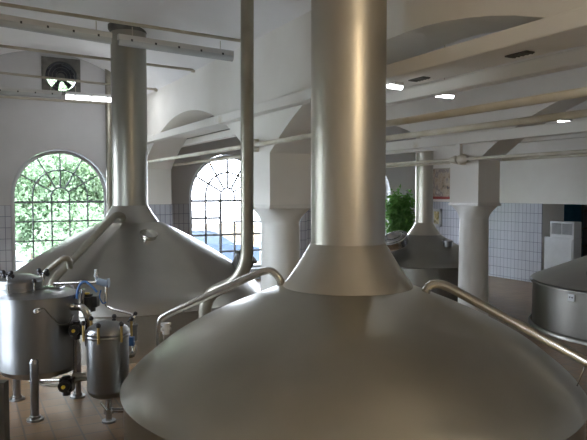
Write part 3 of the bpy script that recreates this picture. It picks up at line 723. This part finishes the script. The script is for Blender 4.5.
fr = MB().box((XR-.06, ya, za), (XR-.022, ya+.08, zb)).box((XR-.06, yb-.08, za), (XR-.022, yb, zb)).box((XR-.06, ya, za), (XR-.022, yb, za+.08)).box((XR-.06, ya, zb-.08), (XR-.022, yb, zb))
obj('frame', fr, 'white', t)

def leaves(mb, n, c, rx, rz, size, seed, clumps=26, droop=.3):
    rnd = random.Random(seed); cl = []
    for _ in range(clumps):
        while True:
            p = Vector((rnd.uniform(-1, 1), rnd.uniform(-1, 1), rnd.uniform(-1, 1)))
            if p.length < 1: break
        cl.append(Vector((c[0]+p.x*rx*.8, c[1]+p.y*rx*.8, c[2]+p.z*rz*.85)))
    for i in range(n):
        k = cl[rnd.randrange(clumps)]; g = lambda s_: rnd.gauss(0, s_)
        p = k+Vector((g(rx*.17), g(rx*.17), g(rz*.15)))
        d = Vector((g(1), g(1), g(1)-droop)).normalized(); s_ = size*rnd.uniform(.6, 1.3)
        w = d.cross(Vector((g(1), g(1), g(1)))).normalized()*s_*.3; up = d.cross(w).normalized()*s_*.08
        mb.add([p, p+d*s_*.45+w+up, p+d*s_, p+d*s_*.45-w+up], [(0, 1, 2), (0, 2, 3)])
    return cl
def tree(name, label, cat, c, crown_z, rx, rz, n, size, m, seed, trunk=.14, group=None, base=0.0, pot=False):
    t = thing(name, label, cat, (c[0], c[1], base), group); mb = MB(); cl = leaves(mb, n, (c[0], c[1], crown_z), rx, rz, size, seed)
    obj('foliage', mb, m, t); tr = MB(); z0 = base+(.35 if pot else 0)
    tr.sweep([(c[0], c[1], z0), (c[0]+.05, c[1], (z0+crown_z)/2), (c[0], c[1]+.04, crown_z)], lambda s_: trunk*(1-.6*s_), 10)
    for k in cl[:10]: tr.sweep([Vector((c[0], c[1], z0+(crown_z-z0)*.7)), (Vector((c[0], c[1], crown_z))+k)*.5, k], lambda s_: trunk*.3*(1-.7*s_), 6)
    obj('trunk', tr, 'bark', t)
    if pot:
        obj('pot', MB().lathe((c[0], c[1], base), [[(0, 0), (.2, 0)], [(.2, 0), (.27, .38)], [(.29, .38), (.29, .43)], [(.29, .43), (.25, .43), (.25, .36)]], 32), 'pot', t)
        obj('soil', MB().lathe((c[0], c[1], base), [[(0, .37), (.25, .365)]], 24), 'soil', t)
    return t
pc = at(398, 215, d=16.2)
tree('potted_tree', 'leafy green indoor tree behind the small kettle, beside the third window', 'plant', (pc.x, pc.y), H-.80, .46, .80, 3600, .11, 'ficus', 3, .04, pot=True)

t = thing('storage_cabinet', 'tall plain white cabinet standing in the doorway at right', 'cabinet', (XR+.16, 10.69, 0))
obj('body', MB().box((XR+.02, 10.26, .06), (XR+.32, 11.12, 1.22), .01), 'white', t)
obj('door', MB().box((XR+.0, 10.29, .1), (XR+.02, 11.10, 1.19), .005), 'white', t)
obj('plinth', MB().box((XR+.04, 10.28, 0), (XR+.3, 11.10, .06)), 'dark', t)
t = thing('ventilation_unit', 'white louvred box standing on top of the white cabinet', 'ventilation unit', (XR+.16, 10.59, 1.22))
obj('housing', MB().box((XR+.03, 10.26, 1.22), (XR+.31, 10.96, 1.62), .01), 'white', t)
for ya in (10.31, 10.63):
    g = MB()
    for q in range(11): g.box((XR+.018, ya+q*.026, 1.30), (XR+.03, ya+q*.026+.012, 1.57))
    obj('grille', g, noisy(mat('grille_grey', (.4, .41, .42), .5), (.36, .37, .38), (.44, .45, .46), 4), t)
p = at(567.5, 214, X=XR+2.2)
t = thing('blue_locker', 'dark teal locker in the dim room behind the doorway', 'locker', (XR+2.2, p.y, 0))
obj('body', MB().box((XR+2.2, p.y-.15, 0), (XR+2.7, p.y+.35, 2.3), .01), 'bluepanel', t); obj('door', MB().box((XR+2.17, p.y-.13, .1), (XR+2.2, p.y+.33, 2.25)), 'bluepanel', t); obj('handle', MB().box((XR+2.15, p.y-.05, 1.1), (XR+2.17, p.y-.03, 1.3)), 'chrome', t)
p = at(582, 226, X=XR+2.6); p.y -= .3
t = thing('storage_shelf', 'dark shelf unit deep in the room behind the doorway', 'shelf', (XR+2.7, p.y-.4, 0))
for zz in (.3, .8, 1.3, 1.8): obj('shelf_board', MB().box((XR+2.5, p.y-1.2, zz), (XR+2.9, p.y+.25, zz+.03)), 'bark', t)
for yy in (p.y-1.2, p.y+.22):
    for xx in (XR+2.5, XR+2.87): obj('upright', MB().box((xx, yy, 0), (xx+.03, yy+.03, 2.0)), 'dark', t)

# ---------------------------------------------------------------- outside
tag(obj('yard', MB().box((-30, YB+.42, -.6), (60, 90, -.4)).box((-30, YF-20, -.6), (XL-.4, YB+.42, -.4)), 'asphalt'), 'pale paved yard outside the windows', 'ground')['kind'] = 'structure'
for i, (yy, w_) in enumerate(((-5, 'fifth'), (-.5, 'fourth'), (4, 'third'), (8.5, 'second'), (13, 'first'))):  # unseen trees added to dim the daylight through the left windows
    tree('garden_tree', 'unseen leafy tree added outside the left wall to dim its windows, %s one counted from the green window side' % w_, 'tree', (-8.5, yy), 2.2, 2.0, 2.3, 1100, .36, 'leaf', 60+i, group='unseen trees added to dim the left windows', base=-.4)
G = 'broadleaf trees outside the first window'
for i, (x, y, z, rx, rz, n, m, lab) in enumerate((
    (2.0, 21.5, 2.6, 2.0, 2.2, 19000, 'leaf', 'leafy tree seen through the left part of the green window'),
    (4.2, 21.0, 2.0, 1.6, 2.4, 18000, 'leaf2', 'leafy tree seen through the right part of the green window'),
    (3.2, 25.5, 4.6, 2.8, 3.9, 20000, 'leaf2', 'taller leafy tree standing behind the two nearer ones'),
    (.2, 24.0, 3.2, 2.2, 3.0, 8000, 'leaf', 'leafy tree at the far left of the green window'),
    (2.9, 19.2, .9, 1.6, 1.3, 3000, 'leaf', 'low leafy bush just outside the green window'))):
    tree('garden_tree', lab, 'tree', (x, y), z, rx, rz, n, .15, m, 20+i, group=G, base=-.4)
# car
cp = at(200, 245, d=21.5); cx, cy, g0 = cp.x, cp.y, -.4
t = thing('parked_car', 'blue grey car parked outside the second window', 'car', (cx, cy, g0))
sil = [(-2.1, .35), (-2.1, .75), (-1.95, .92), (-1.5, .98), (1.0, .98), (1.9, .86), (2.1, .68), (2.1, .35)]
body = MB().prism([(cx+a, g0+b) for a, b in sil], cy-.85, cy+.85, 'XZ'); obj('body', body, 'carpaint', t)
cab = [(-1.75, .97), (-1.35, 1.36), (-1.0, 1.45), (0.0, 1.46), (.35, 1.38), (1.05, .97)]
obj('cabin_glass', MB().prism([(cx+a, g0+b) for a, b in cab], cy-.70, cy+.70, 'XZ'), 'carglass', t)
obj('roof', MB().prism([(cx+a, g0+b) for a, b in [(-1.4, 1.36), (-1.0, 1.47), (0, 1.48), (.38, 1.39), (.35, 1.36), (0, 1.45), (-1, 1.44), (-1.33, 1.33)]], cy-.72, cy+.72, 'XZ'), 'carpaint', t)
for sx in (-1.3, 1.3):
    for sy in (-.8, .8):
        w = MB().cyl((cx+sx, cy+sy-.1, g0+.31), (cx+sx, cy+sy+.1, g0+.31), .31, 24); wo = obj('wheel', w, 'rubber', t)
        obj('hub_cap', MB().cyl((cx+sx, cy+sy-.11 if sy < 0 else cy+sy+.1, g0+.31), (cx+sx, cy+sy-.1 if sy < 0 else cy+sy+.11, g0+.31), .19, 20), 'chrome', wo)
wp = at(225, 223.5, d=27)
tag(obj('garden_wall', MB().box((8.5, wp.y, -.4), (wp.x+9, wp.y+.3, wp.z)), 'brick'), 'low tan boundary wall beyond the parked car', 'wall')

# ---------------------------------------------------------------- daylight
W = bpy.data.worlds.new('overcast_sky'); S.world = W; W.use_nodes = True
bg = W.node_tree.nodes['Background']; bg.inputs[0].default_value = (.80, .875, 1, 1); bg.inputs[1].default_value = 7.0
S.view_settings.exposure = 2.0
